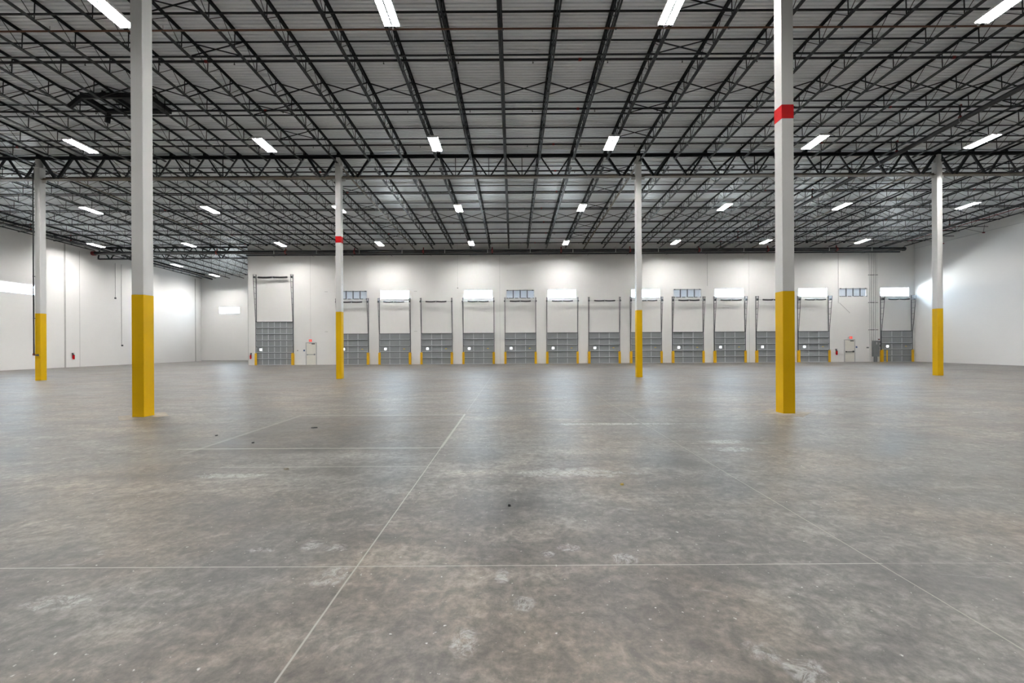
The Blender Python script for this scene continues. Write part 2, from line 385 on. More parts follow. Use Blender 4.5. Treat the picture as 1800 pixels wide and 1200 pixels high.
# ------------------------------------------------------------------ open-web joists
def joist_meshes(L, npan, chord, tie=False, tag_=''):
    """parts of one joist in local feet: origin at the start of its top, y along the span, z up"""
    p = L/npan; D = 2.1; ms = []
    b = MB()
    for s in (-1, 1):
        b.box(s*0.04, 0, -0.022, s*0.25, L, 0); b.box(s*0.04, 0, -0.21, s*0.062, L, -0.022)
    ms.append(('top_chord', b.mesh('top_chord', 'steel'), (0, 0, 0)))
    b = MB(); e = 0.65 if tie else 1.4
    for s in (-1, 1):
        b.box(s*0.04, e, -D, s*0.22, L-e, -D+0.022); b.box(s*0.04, e, -D+0.022, s*0.062, L-e, -D+0.19)
    ms.append(('bottom_chord', b.mesh('bottom_chord', chord), (0, 0, 0)))
    b = MB(); r = 0.038; zt, zb = -0.12, -D+0.1
    pts = [(0, 0.45, zt)]
    for k in range(1, npan):
        pts.append((0, k*p, zb))
        if k < npan-1: pts.append((0, (k+0.5)*p, zt))
    pts.append((0, L-0.45, zt))
    for q0, q1 in zip(pts, pts[1:]): b.tube(q0, q1, r, 5)
    ms.append(('web_bar', b.mesh('web_bar', 'steel', True), (0, 0, 0)))
    v = MB().box(-0.045, -0.03, -D+0.1, 0.045, 0.03, -0.1).mesh('web_vertical', 'steel')
    for k in range(1, npan): ms.append(('web_vertical', v, (0, k*p, 0)))
    s = MB().box(-0.26, 0, -0.44, -0.06, 0.42, -0.022).box(0.06, 0, -0.44, 0.26, 0.42, -0.022).mesh('bearing_seat', 'steel')
    ms.append(('bearing_seat', s, (0, 0.0, 0))); ms.append(('bearing_seat', s, (0, L-0.42, 0)))
    return ms
def joist(x, y0, parts, label, group):
    r = thing('roof_joist', label, 'roof joist', (x, y0, ZT(y0)-0.01), group)
    r.rotation_euler = (-math.atan(SL), 0, 0)
    for nm, me, loc in parts: place(me, nm, r, loc)
    return r
def jx(k): return -1.23+6*k
nearP = joist_meshes(Y2-Y1-0.03, 10, 'steel'); nearT = joist_meshes(Y2-Y1-0.03, 10, 'steel', True)
farP = joist_meshes(YD-Y2-0.06, 14, 'steel'); farT = joist_meshes(YD-Y2-0.06, 14, 'brown', True)
recP = joist_meshes(YR-YD-0.06, 11, 'steel')
TIE = (-14, -5, 4, 13)
def side(k, centre=0):
    if k == centre: return 'nearest the photo middle'
    return '%s %s of the central one' % (ORD[abs(k)], 'right' if k > 0 else 'left')
for k in range(-22, 22):
    t = k in TIE
    joist(jx(k), Y1, nearT if t else nearP, 'black open-web joist before the girder, ' + side(k), 'roof joists of the near bay')
    joist(jx(k), Y2+0.03, farT if t else farP, ('brown-chord' if t else 'black') + ' open-web joist beyond the girder, ' + side(k), 'roof joists of the far bay')
for k in range(-22, -14):
    joist(jx(k), YD+0.06, recP, 'black joist over the deep left bay, %s from its left wall' % ORD[k+23], 'roof joists of the recessed bay')

# ------------------------------------------------------------------ joist girders on the column line
def girder(x0, x1, y, ztop, zbot, label, mb='brown', group='joist girders'):
    r = thing('joist_girder', label, 'girder', (x0, y, zbot), group)
    H = ztop-zbot; L = x1-x0
    b = MB()
    for s in (-1, 1): b.box(0.02, s*0.06, H-0.05, L-0.02, s*0.5, H).box(0.02, s*0.06, H-0.46, L-0.02, s*0.11, H-0.05)
    b.build('top_chord', 'steel', r)
    b = MB()
    for s in (-1, 1): b.box(0.6, s*0.06, 0, L-0.6, s*0.46, 0.05).box(0.6, s*0.06, 0.05, L-0.6, s*0.11, 0.40)
    b.build('bottom_chord', mb, r)
    ks = [k for k in range(-30, 30) if x0-0.2 <= jx(k) <= x1+0.2]
    nodes = [jx(k)-x0 for k in ks]
    mid = L/2
    for a, c in zip(nodes, nodes[1:]):
        m = (a+c)/2; w = 0.22 if abs(m-mid) < 14 else (0.3 if abs(m-mid) < 22 else 0.42)
        for e, s in ((a, 1), (c, -1)):
            MB().bar((e+s*0.35, 0, H-0.3), (m-s*0.25, 0, 0.25), w, w*0.8, (0, 1, 0)).build('web_diagonal', 'steel', r)
        if abs(m-mid) < 10: MB().box(m-0.06, -0.06, 0.2, m+0.06, 0.06, H-0.3).build('web_vertical', 'steel', r)
    if nodes[0] > 1: MB().bar((nodes[0]-0.3, 0, H-0.3), (0.6, 0, 0.3), 0.3, 0.25, (0, 1, 0)).build('web_diagonal', 'steel', r)
    return r
GT = ZT(Y2)-0.44; GB = EYE+30.38
spans = [(XL, COLX[0]), (COLX[0], COLX[1]), (COLX[1], COLX[2]), (COLX[2], COLX[3]), (COLX[3], XR)]
gl_ = ['leftmost span of the long girder', 'girder span between hose column and thin banded column', 'middle girder span, across the photo centre',
       'girder span between the two right-hand far columns', 'rightmost span of the long girder']
for (a, c), lb in zip(spans, gl_): girder(a, c, Y2, GT, GB, 'black lattice ' + lb + ', with brown bottom chord')
girder(XL, XC, YD-0.1+0.5, ZT(YD)-0.5, 34.4, 'black lattice girder over the opening of the deep left bay', 'steel')

# ------------------------------------------------------------------ columns
def column(x, y, zy, top, label, band=False, girder_top=True):
    r = thing('building_column', label, 'column', (x, y, 0), 'steel building columns')
    h = 0.49
    MB().box(-h-0.01, -h-0.01, 0, h+0.01, h+0.01, zy).build('yellow_base', 'yellow', r, bevel=0.03)
    MB().box(-h, -h, zy, h, h, top).build('shaft', 'white', r, bevel=0.03)
    if band: MB().box(-h-0.012, -h-0.012, 24.45, h+0.012, h+0.012, 25.6).build('red_band', 'red', r, bevel=0.02)
    if girder_top:
        MB().box(-0.62, -0.62, top, 0.62, 0.62, top+0.12).build('cap_plate', 'white', r)
        b = MB().box(-0.30, -0.5, top+0.12, 0.30, 0.5, GT-0.47).box(-0.7, -0.05, top+0.12, 0.7, 0.05, GT-0.47)
        b.build('girder_seat', 'white', r)
        for s in (-1, 1): MB().box(s*0.5, -0.05, GB-0.5, s*1.2, 0.05, GB+0.2).build('stabilizer_plate', 'white', r)
    return r
CT = GT-2.0
column(-31.1, Y1, 10.15, ZT(Y1)-2.7, 'large near column on the left with yellow base and no red band')
column(22.85, Y1, 10.15, ZT(Y1)-2.7, 'large near column on the right with yellow base and red band', True)
c0 = column(COLX[0], Y2, 12.05, CT, 'far column at the left edge with a black hose pipe down its side')
column(COLX[1], Y2, 12.05, CT, 'thin far column left of centre with a red band above its yellow base', True)
column(COLX[2], Y2, 12.05, CT, 'thin far column right of centre, yellow base, no band')
column(COLX[3], Y2, 12.05, CT, 'far column at the right, in front of the dock wall corner')
for x in (-31.1, 22.85):
    b = MB(); i = 2.15
    b.v = [(x-i, Y1, 0.012), (x, Y1-i, 0.012), (x+i, Y1, 0.012), (x, Y1+i, 0.012), (x-i, Y1, 0), (x, Y1-i, 0), (x+i, Y1, 0), (x, Y1+i, 0)]
    b.f = [(0, 1, 2, 3), (0, 4, 5, 1), (1, 5, 6, 2), (2, 6, 7, 3), (3, 7, 4, 0)]
    tn[0] += 1; struct(b.build('trim_%d' % tn[0], 'tan'))
# hose drop beside the far left column
r = thing('hose_pipe', 'thin black fire hose pipe with red elbow running down the leftmost far column', 'pipe', (COLX[0]-0.44, Y2-0.72, 4.6))
MB().tube((0, 0, 0.15), (0, 0, 32.5), 0.09, 8).build('drop_pipe', 'pipe', r, smooth=True)
MB().tube((0, 0, 0.25), (0, 0, -0.1), 0.15, 8).tube((0, 0, 0), (0.5, -0.3, 0), 0.13, 8).build('red_elbow', 'coupling', r, smooth=True)
MB().tube((0.5, -0.3, 0), (1.15, -0.35, -0.1), 0.11, 8).tube((1.1, -0.35, -0.2), (1.1, -0.35, 0.15), 0.16, 8).build('hose_valve', 'dark', r, smooth=True)
for z in (6.5, 14, 22, 29): MB().box(-0.05, -0.10, z, 0.12, 0.20, z+0.12).build('pipe_clamp', 'dark', r)

# ------------------------------------------------------------------ bridging between the joists
X0, X1 = jx(-22)-1.2, jx(21)+4.5
def bridging(y, word):
    r = thing('joist_bridging', 'pair of thin black bridging rods across the joists, ' + word, 'bridging', (0, y, ZB(y)), 'bridging rows')
    MB().bar((X0, 0, 2.1-0.30), (X1, 0, 2.1-0.30), 0.13, 0.13).build('upper_rod', 'steel', r)
    MB().bar((X0, 0, 0.14), (X1, 0, 0.14), 0.15, 0.15).build('lower_rod', 'steel', r)
    for k in (-15, -6, 3, 12):
        for s in (0, 1):
            za, zb_ = (1.75, 0.25) if s else (0.25, 1.75)
            MB().bar((jx(k)+0.1, 0.12*s, za), (jx(k+1)-0.1, 0.12*s, zb_), 0.10, 0.10).build('cross_brace', 'steel', r)
for y, w in ((42.1, 'nearest row, above the red-brown pipe'), (48.1, 'just beyond the red-brown pipe'), (59.7, 'just beyond the second sprinkler pipe line'), (66.3, 'level with the second row of lamps'),
             (79.5, 'first row beyond the long girder'), (88.3, 'second row beyond the long girder'), (98.0, 'third row beyond the long girder'), (112.6, 'fourth row beyond the long girder'), (121.3, 'row nearest the dock wall')):
    bridging(y, w)
def xbridging(y, word):
    r = thing('cross_bridging', 'row of crossed black braces between the joists, ' + word, 'bridging', (0, y, ZB(y)), 'crossed bridging rows')
    m1 = MB().bar((0.08, 0, 0.15), (5.92, 0, 1.9), 0.11, 0.11).mesh('cross_brace', 'steel'); m2 = MB().bar((0.08, 0.12, 1.9), (5.92, 0.12, 0.15), 0.11, 0.11).mesh('cross_brace', 'steel')
    for k in range(-22, 21):
        place(m1, 'cross_brace', r, (jx(k), 0, 0)); place(m2, 'cross_brace', r, (jx(k), 0, 0))
xbridging(55.4, 'before the girder'); xbridging(105.0, 'beyond the girder')

# ------------------------------------------------------------------ sprinkler branch lines
head = MB().tube((0, 0, -0.38), (0, 0, 0.0), 0.045, 6).tube((0, 0, -0.40), (0, 0, -0.36), 0.09, 8).mesh('sprinkler_head', 'pipe')
coup = MB().tube((-0.18, 0, 0), (0.18, 0, 0), 0.17, 8).mesh('pipe_coupling', 'coupling')
bys = [40.4+9.93*i for i in range(10)]
wds = ['nearest the camera', 'just beyond the second bridging row', 'just beyond the crossed braces', 'just before the long girder', 'just beyond the long girder', 'second beyond the girder',
       'third beyond the girder', 'fourth beyond the girder', 'fifth beyond the girder', 'last before the dock wall']
for i, y in enumerate(bys):
    z = ZT(y)-0.92
    r = thing('sprinkler_pipe', 'long black sprinkler branch pipe under the deck, ' + wds[i], 'pipe', (0, y, z), 'sprinkler branch pipes')
    MB().tube((X0, 0, 0), (X1, 0, 0), 0.14, 8).build('pipe_run', 'pipe', r, smooth=True)
    for j in range(-14, 15):
        x = 3.0+9.07*j-0.4*(i % 2)
        if X0 < x < X1: place(head, 'sprinkler_head', r, (x, 0, 0))
    for j in range(-2, 3):
        x = 7.0+45.4*j+1.3*(i % 3)
        if X0 < x < X1: place(coup, 'pipe_coupling', r, (x, 0, 0))
# red-brown gas pipe
y = 43.9; z = ZB(y)-0.16
r = thing('gas_pipe', 'red-brown pipe running straight across the ceiling near the top of the photo', 'pipe', (0, y, z))
MB().tube((X0, 0, 0), (X1, 0, 0), 0.09, 8).build('pipe_run', 'copper', r, smooth=True)
hg = MB().tube((0.30, 0, 0), (0.30, 0, 0.55), 0.02, 5).box(0.2, -0.11, -0.11, 0.4, 0.11, -0.085).mesh('pipe_hanger', 'dark')
for k in range(-22, 22, 2): place(hg, 'pipe_hanger', r, (jx(k), 0, 0))
# sprinkler mains running towards the dock wall
def main(name, label, x, y0, y1, dz, rr, m='pipe', risers=(), red=False):
    z0, z1 = ZB(y0)-dz, ZB(y1)-dz
    r = thing(name, label, 'pipe', (x, y0, z0), None)
    MB().tube((0, 0, 0), (0, y1-y0, z1-z0), rr, 12).build('pipe_run', m, r, smooth=True)
    for yy in risers:
        zz = -SL*(yy-y0)
        MB().tube((0, yy-y0, zz+rr*0.8), (0, yy-y0, zz+dz+1.3), 0.12, 8).build('riser_pipe', 'pipe', r, smooth=True)
        MB().tube((0, yy-y0, zz+rr*0.9), (0, yy-y0, zz+rr+0.22), 0.2, 8).tube((0, yy-y0-0.2, zz+dz+1.3), (0, yy-y0+0.2, zz+dz+1.3), 0.16, 8).build('red_tee', 'coupling', r, smooth=True)
    yy = y0+6
    while yy < y1-2:
        zz = -SL*(yy-y0)
        MB().bar((-rr-0.04, yy-y0, zz-rr-0.02), (rr+0.04, yy-y0, zz-rr-0.02), 0.12, 0.04).tube((rr+0.04, yy-y0, zz-rr), (rr+0.04, yy-y0, zz+dz), 0.025, 5).tube((-rr-0.04, yy-y0, zz-rr), (-rr-0.04, yy-y0, zz+dz), 0.025, 5).build('pipe_hanger', 'galv', r)
        yy += 13.0
    return r
main('sprinkler_main', 'thick black sprinkler main running diagonally through the upper right of the photo', 65.2, 41, 131.6, 0.80, 0.36, risers=[b for b in bys])
main('sprinkler_main', 'grey sprinkler main under the joists beside the left wall', -127.8, 70, 131.4, 0.55, 0.33, 'grey_pipe', risers=bys[4:9])
main('sprinkler_main', 'black sprinkler main beyond the dock wall corner, in the deep left bay', -127.8, 135.5, 176, 0.55, 0.33, 'pipe', risers=())
main('sprinkler_main', 'slim black pipe below the joists near the right wall', 116.0, 60, 131.0, 0.45, 0.16, 'pipe', risers=bys[3:8:2])
main('fire_line', 'thin dark red pipe under the last joist by the right wall', 122.0, 70, 128.0, -0.5, 0.09, 'coupling')
for i, (y, w) in enumerate(((101.5, 'nearer'), (113.8, 'middle'), (124.6, 'farthest'))):
    zz = ZB(y)-1.15
    r = thing('roof_drain_brace', 'small red-tipped sway brace against the right wall, %s of three' % w, 'brace', (XR, y, zz), 'sway braces by the right wall')
    MB().tube((-0.35, 0, 0), (-3.6, -3.2, 1.25), 0.045, 6).tube((-0.35, 0, 0), (-5.0, 0.5, 1.25), 0.045, 6).build('brace_rod', 'steel', r)
    MB().box(-0.5, -0.16, -0.14, -0.01, 0.16, 0.14).build('wall_bracket', 'coupling', r)
# pair of mains along the top of the dock wall
zm = EYE+30.35
r = thing('sprinkler_main', 'thick black sprinkler main running along the top of the dock wall', 'pipe', (0, YD-1.2, zm))
MB().tube((-137+3, 0, 0), (124.8, 0, 0), 0.56, 16).build('pipe_run', 'grey_pipe', r, smooth=True)
MB().tube((-134.3, 0, 0), (-133.4, 0, 0), 0.72, 12).tube((-133.9, -0.6, 0), (-133.9, 0.6, 0), 0.5, 10).build('red_end_cap', 'coupling', r, smooth=True)
MB().tube((124.8, 0, 0), (125.3, 0, 0), 0.66, 12).build('end_cap', 'dark', r, smooth=True)
for j in range(-10, 10):
    x = -8+13.6*j
    if -84 < x < 124: MB().box(x-0.09, -0.66, -0.15, x+0.09, -0.58, 1.2).box(x-0.09, -0.66, -0.64, x+0.09, 0.0, -0.58).box(x-0.09, -0.66, 1.1, x+0.09, 1.2, 1.25).box(x-0.09, -0.66, -0.6, x+0.09, -0.58, 0).build('pipe_hanger', 'white', r)
for j in range(-4, 6):
    x = -6.5+22.0*j
    MB().tube((x-0.2, 0, 0), (x+0.2, 0, 0), 0.68, 12).tube((x, 0, 0.5), (x, 0, 1.3), 0.16, 8).build('red_coupling', 'coupling', r, smooth=True)
r = thing('sprinkler_pipe', 'slim black pipe just under the thick main along the dock wall', 'pipe', (0, YD-1.35, zm-0.95))
MB().tube((-84.9, 0, 0), (123.6, 0, 0), 0.22, 10).build('pipe_run', 'pipe', r, smooth=True)
hh = MB().box(-0.05, -0.3, -0.26, 0.05, 1.33, -0.22).mesh('wall_bracket', 'dark')
for j in range(-6, 10): place(hh, 'wall_bracket', r, (-1+12.6*j, 0, 0))

# ------------------------------------------------------------------ lamps
def lamp_proto():
    r = thing('ceiling_lamp', 'lamp', 'ceiling light', (0, 0, 0), 'linear high bay lamps')
    MB().box(-0.80, -2.15, 0.04, 0.80, 2.15, 0.20).box(-0.80, -2.15, -0.06, -0.775, 2.15, 0.04).box(0.775, -2.15, -0.06, 0.80, 2.15, 0.04).box(-0.775, -2.15, -0.13, 0.775, -2.12, 0.04).box(-0.775, 2.12, -0.13, 0.775, 2.15, 0.04).build('housing', 'lampbody', r)
    MB().box(-0.08, -2.12, -0.09, 0.08, 2.12, 0.035).build('centre_channel', 'rail_dark', r)
    for s in (-1, 1):
        MB().box(s*0.085, -2.11, 0.0, s*0.77, 2.11, 0.035).build('lens', 'lens', r)
        bl = MB()
        for i in range(1, 10): bl.box(s*0.085, -2.12+0.424*i-0.008, -0.13, s*0.77, -2.12+0.424*i+0.008, 0.0)
        bl.build('added_cutoff_baffle', 'added_baffle', r)  # unseen blades, added to keep lamp light off the upper wall
    MB().box(-0.10, 2.15, -0.02, 0.10, 2.5, 0.16).tube((0, 2.45, -0.12), (0, 2.45, 0.0), 0.1, 8).build('sensor', 'white', r)
    for s in (-1, 1): MB().tube((0, s*1.8, 0.20), (0, s*1.8, 0.40), 0.03, 5).build('hanger_wire', 'dark', r)
    return r
LX = [-124.8, -97.0, -69.6, -39.9, -12.4, 16.0, 48.9, 75.9, 104.9]
LY = [(12.6, 'row overhead, outside the frame'), (40.9, 'nearest row in view'), (66.8, 'row just before the girder'), (95.3, 'row beyond the girder'), (124.0, 'row by the dock wall')]
proto = lamp_proto(); used = False
pos = []
for y, w in LY:
    for i, x in enumerate(LX): pos.append((x, y, w, '%s from the left wall' % ORD[i+1]))
pos += [(-122.3, 150.5, 'deep left bay', 'nearer of two'), (-121.5, 168.5, 'deep left bay', 'farther of two')]
for x, y, w, p in pos:
    lab = 'bright twin-strip ceiling lamp, %s, %s' % (w, p)
    o = proto if not used else copy_tree(proto); used = True
    o['label'] = lab
    # hung from the nearest joist's bottom chord
    o.location = (x*F, y*F, (ZB(y)-0.42)*F); o.rotation_euler = (-math.atan(SL), 0, 0)

# ------------------------------------------------------------------ dock doors
def ladder(x, s, zd, zt, n, out=1.45):
    """lift track: wall angle and leaning front rail joined by rungs"""
    b = MB()
    b.box(x-0.10, -0.12, 0.0, x+0.10, -0.02, zt+0.3).box(x+s*0.05, -0.34, 0, x+s*0.10, -0.12, zd)
    b.box(x-0.07, -0.42, 0.0, x+0.07, -0.36, zd)
    b.bar((x, -0.42, zd-0.2), (x, -0.2-out, zt), 0.12, 0.10, (0, 1, 0))
    for i in range(n):
        t = (i+1)/n; zz = zd+(zt-zd)*t*0.98; yy = -0.42-(out-0.22)*t
        if t > 0.12: b.bar((x, -0.1, zz), (x, yy, zz), 0.07, 0.07)
    b.box(x-0.06, -0.2-out, zt-0.02, x+0.06, -0.02, zt+0.1)
    return b
def dock_door(X, W, H, nsec, ncol, zt, label, wide_spring, group='overhead dock doors', rungs=6):
    r = thing('dock_door', label, 'dock door', (X, YD, 0), group)
    w = W/2; sh = H/nsec
    for i in range(nsec):
        z0 = i*sh; z1 = z0+sh-0.02
        b = MB().box(-w, -0.24, z0, w, -0.17, z1)
        b.build_rails = None
        o = b.build('door_section', 'door', r)
        q = MB()
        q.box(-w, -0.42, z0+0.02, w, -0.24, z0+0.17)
        MB().box(-w, -0.42, z1-0.17, w, -0.24, z1).build('top_rail', 'rail_dark', o)  # dark colour paints the shade under each section's ledge
        for j in range(ncol+1):
            c = -w+W*j/ncol; hw = 0.09
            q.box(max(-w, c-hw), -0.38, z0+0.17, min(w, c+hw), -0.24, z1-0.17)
        q.build('section_frame', 'door_rail', o)  # pale bottom rail paints the lamp light caught by the ledge
        if i == (2 if nsec == 5 else 2 if False else (2 if nsec < 6 else 2)):
            cx = -w+W*(0.19 if ncol == 3 else 0.125); cz = z0+sh*0.5
            MB().box(cx-0.42, -0.30, cz-0.40, cx+0.42, -0.245, cz+0.40).build('vision_frame', 'dark', o)
            MB().box(cx-0.36, -0.32, cz-0.34, cx+0.36, -0.30, cz+0.34).build('vision_pane', 'daypane', o)
            if ncol == 3: MB().box(w-W*0.19-0.3, -0.25, cz-0.1, w-W*0.19+0.25, -0.241, cz+0.1).build('yellow_sticker', 'tag', o)
    for s in (-1, 1):
        ladder(s*(w+0.12), s, H, zt, rungs).build('lift_track', 'track', r)
        gx = s*(w+0.02)
        g = MB(); g.box(gx-0.36, -0.62, 0, gx+0.36, -0.50, 3.75).box(gx+s*0.30, -0.62, 0, gx+s*0.36, -0.02, 3.75)
        g.bar((gx-0.36, -0.56, 3.70), (gx+0.36, -0.56, 3.95), 0.12, 0.12)
        g.build('track_guard', 'guard', r)
    zs = zt-1.0 if zt < 25 else zt-0.75; ys = -1.15; rs = 0.22 if zt < 25 else 0.30
    MB().tube((-w-0.5, ys, zs), (w+0.5, ys, zs), 0.05, 8).build('torsion_shaft', 'galv', r, smooth=True)
    for s in (-1, 1):
        MB().tube((s*(w-0.02), ys, zs), (s*(w+0.35), ys, zs), 0.26, 12).build('cable_drum', 'dark', r, smooth=True)
        MB().box(s*(w+0.05), ys-0.3, zs-0.25, s*(w+0.09), -0.02, zs+0.5).build('end_bracket', 'galv', r)
        b = MB(); a0, a1 = s*0.15, s*wide_spring; nseg = 22
        for i in range(nseg):
            u0, u1 = a0+(a1-a0)*i/nseg, a0+(a1-a0)*(i+0.72)/nseg
            d = -0.07*math.sin(math.pi*abs((u0+u1)/2)/wide_spring)*1.3
            b.tube((u0, ys, zs+d), (u1, ys, zs+d), rs, 8)
            b.tube((u1, ys, zs+d), (a0+(a1-a0)*(i+1)/nseg, ys, zs+d), rs*0.85, 8)
        b.build('torsion_spring', 'spring', r, smooth=True)
    MB().box(-0.10, -1.3, zs-0.22, 0.10, -0.02, zs-0.10).box(-0.12, -1.3, zs-0.22, 0.12, -1.0, zs+0.22).build('centre_bracket', 'galv', r)
    return r
above = {0: 'a louver', 1: 'a bright window', 2: 'blank wall', 3: 'a bright window', 4: 'a louver', 5: 'a bright window', 6: 'blank wall', 7: 'a bright window', 8: 'a louver', 9: 'a bright window', 10: 'blank wall', 11: 'a bright window'}
dd = dock_door(0, 9.7, 10.0, 5, 3, 21.1, '', 3.35)
for i, x in enumerate(DOCK):
    o = dd if i == 0 else copy_tree(dd)
    o.location = (x*F, YD*F, 0)
    o['label'] = ('grey sectional dock door, %s of the equal row from the left, under %s' % (ORD[i+1], above[i])) if i < 12 else 'grey sectional dock door in the right corner, beyond the electrical cabinet'
dock_door(-76.8, 11.7, 14.0, 7, 6, 28.9, 'tall wide grey sectional door at the left end of the dock wall', 4.7, rungs=8)
# yellow bollard in front of the corner door
r = thing('bollard', 'slim bright yellow bollard at the left side of the corner dock door', 'bollard', (119.45, YD-1.3, 0))
MB().lathe((0, 0, 0), [(0.17, 0), (0.17, 3.6), (0.12, 3.72), (0.0001, 3.76)], 12).build('post', 'guard', r, smooth=True)

# ------------------------------------------------------------------ louvers
for i, x in enumerate(LOUV):
    r = thing('wall_louver', ['white slatted louver half behind the thin red-banded column', 'white slatted louver high on the wall above the fifth dock door', 'white slatted louver between the two right-hand columns, above a dock door',
                              'white slatted louver above the right exit door'][i], 'louver', (x, YD, 21.1), 'dock wall louvers')
    W, H = 4.5, 2.7
    MB().box(-W, 0.1, 0, W, 0.5, 0.12).box(-W, 0.1, H-0.12, W, 0.5, H).box(-W, 0.1, 0.12, -W+0.12, 0.5, H-0.12).box(W-0.12, 0.1, 0.12, W, 0.5, H-0.12).build('louver_frame', 'white', r)
    b = MB(); n = 8
    for j in range(n):
        zc = 0.12+(H-0.24)*(j+0.5)/n; b.bar((-W+0.12, 0.44, zc), (W-0.12, 0.44, zc), 0.12, 0.02, (0, -0.75, 1))
    b.box(-W+0.12, 0.52, 0.1, W-0.12, 0.55, H-0.1)
    b.build('slats', 'louver', r)
    for c in (-2.25, 0, 2.25): MB().box(c-0.17, 0.02, 0.1, c+0.17, 0.12, H+0.02).build('mullion', 'panel', r)
    MB().box(-W, -0.05, H-0.28, W, 0.06, H-0.17).build('top_rod', 'galv', r)
    for a, c in ((-4.4, -3.9), (-3.7, -2.1), (-1.7, -0.7), (0.2, 1.9), (2.2, 3.2), (4.1, 4.4)): MB().box(a, -0.08, -0.05, c, 0.1, 0.17).build('bottom_clip', 'panel', r)
    for c in (-4.1, 4.0): MB().box(c-0.2, -0.08, H-0.3, c+0.2, 0.05, H).build('top_clip', 'panel', r)

# ------------------------------------------------------------------ personnel doors with exit signs
def letters(word, x, z, h, y, m, parent, name):
    """block capitals made of bars; E X I T only"""
    b = MB(); w = h*0.5; t = h*0.16; g = h*0.22
    for ch in word:
        if ch == 'E': b.box(x, y, z, x+t, y+0.02, z+h); [b.box(x+t, y, z+q, x+w, y+0.02, z+q+t) for q in (0, (h-t)/2, h-t)]
        if ch == 'X': b.bar((x+t/2, y+0.01, z), (x+w-t/2, y+0.01, z+h), t, 0.02, (0, 1, 0)); b.bar((x+w-t/2, y+0.011, z), (x+t/2, y+0.011, z+h), t, 0.02, (0, 1, 0))
        if ch == 'I': b.box(x+w/2-t/2, y, z, x+w/2+t/2, y+0.02, z+h)
        if ch == 'T': b.box(x+w/2-t/2, y, z, x+w/2+t/2, y+0.02, z+h-t); b.box(x, y, z+h-t, x+w, y+0.02, z+h)
        x += w+g
    b.build(name, m, parent)
for i, (x, lb) in enumerate(((-65.1, 'left exit door, between the tall dock door and the thin banded column'), (108.5, 'right exit door, between fire extinguisher and electrical cabinet'))):
    d = bpy.data.objects.new('door_%d' % (i+1), None); COL.objects.link(d); d.location = (x*F, YD*F, 0); struct(d)
    MB().box(-1.78, -0.10, 0, -1.52, 0, 7.15).box(1.52, -0.10, 0, 1.78, 0, 7.15).box(-1.78, -0.10, 7.0, 1.78, 0, 7.25).build('door_frame', 'conduit', d)
    lf = MB().box(-1.5, -0.07, 0.05, 1.5, -0.01, 7.0).build('door_leaf', 'beige', d)
    MB().box(-1.35, -0.28, 3.25, 1.35, -0.16, 3.42).box(-1.35, -0.28, 3.15, -1.1, -0.07, 3.5).box(0.95, -0.3, 3.1, 1.3, -0.07, 3.6).build('panic_bar', 'dark' if i else 'galv', lf)
    MB().box(0.2, -0.25, 6.65, 1.2, -0.07, 6.95).bar((0.3, -0.2, 6.9), (-0.6, -0.4, 6.95), 0.08, 0.05).build('door_closer', 'dark', lf)
    r = thing('exit_sign', 'red lit exit sign above the %s exit door' % ('left', 'right')[i], 'sign', (x+(-0.2, 0.3)[i], YD, 7.45), 'exit signs')
    MB().box(-0.52, -0.2, 0, 0.52, 0, 0.78).build('sign_box', 'white', r)
    MB().box(-0.48, -0.215, 0.04, 0.48, -0.2, 0.74).build('sign_face', 'exit', r)
    letters('EXIT', -0.40, 0.19, 0.40, -0.235, 'exitword', r, 'lettering')
    if i: MB().box(-0.85, -0.2, 0.15, -0.52, -0.03, 0.5).build('emergency_lamp', 'white', r)
def wallbox(name, lb, cat, x, z, w, h, d, m, cover=None):
    r = thing(name, lb, cat, (x, YD, z)); MB().box(-w/2, -d, 0, w/2, 0, h).build('box', m, r, bevel=0.02)
    MB().box(-w/2+0.04, -d-0.02, 0.04, w/2-0.04, -d, h-0.04).build('cover', cover or m, r); return r
wallbox('door_sign', 'small blue sign on the wall left of the left exit door', 'sign', -67.4, 4.4, 0.5, 0.5, 0.05, 'blue')
wallbox('door_sign', 'small dark blue sign on the wall right of the right exit door', 'sign', 110.75, 4.5, 0.5, 0.55, 0.05, 'blue')
wallbox('outlet_box', 'small grey junction box between exit sign and electrical cabinet', 'junction box', 114.3, 4.4, 0.65, 0.4, 0.2, 'panel')
wallbox('switch_box', 'tiny dark switch box beside the tall dock door', 'switch', -69.5, 4.5, 0.18, 0.3, 0.15, 'dark')
r = thing('wall_sensor', 'tiny dark sensor high on the dock wall left of a bright window', 'sensor', (-17.8, YD, 24.4))
MB().box(-0.15, -0.14, 0, 0.15, 0, 0.2).build('housing', 'dark', r); MB().tube((0, -0.3, 0.1), (0, -0.14, 0.1), 0.06, 8).build('lens', 'dark', r)

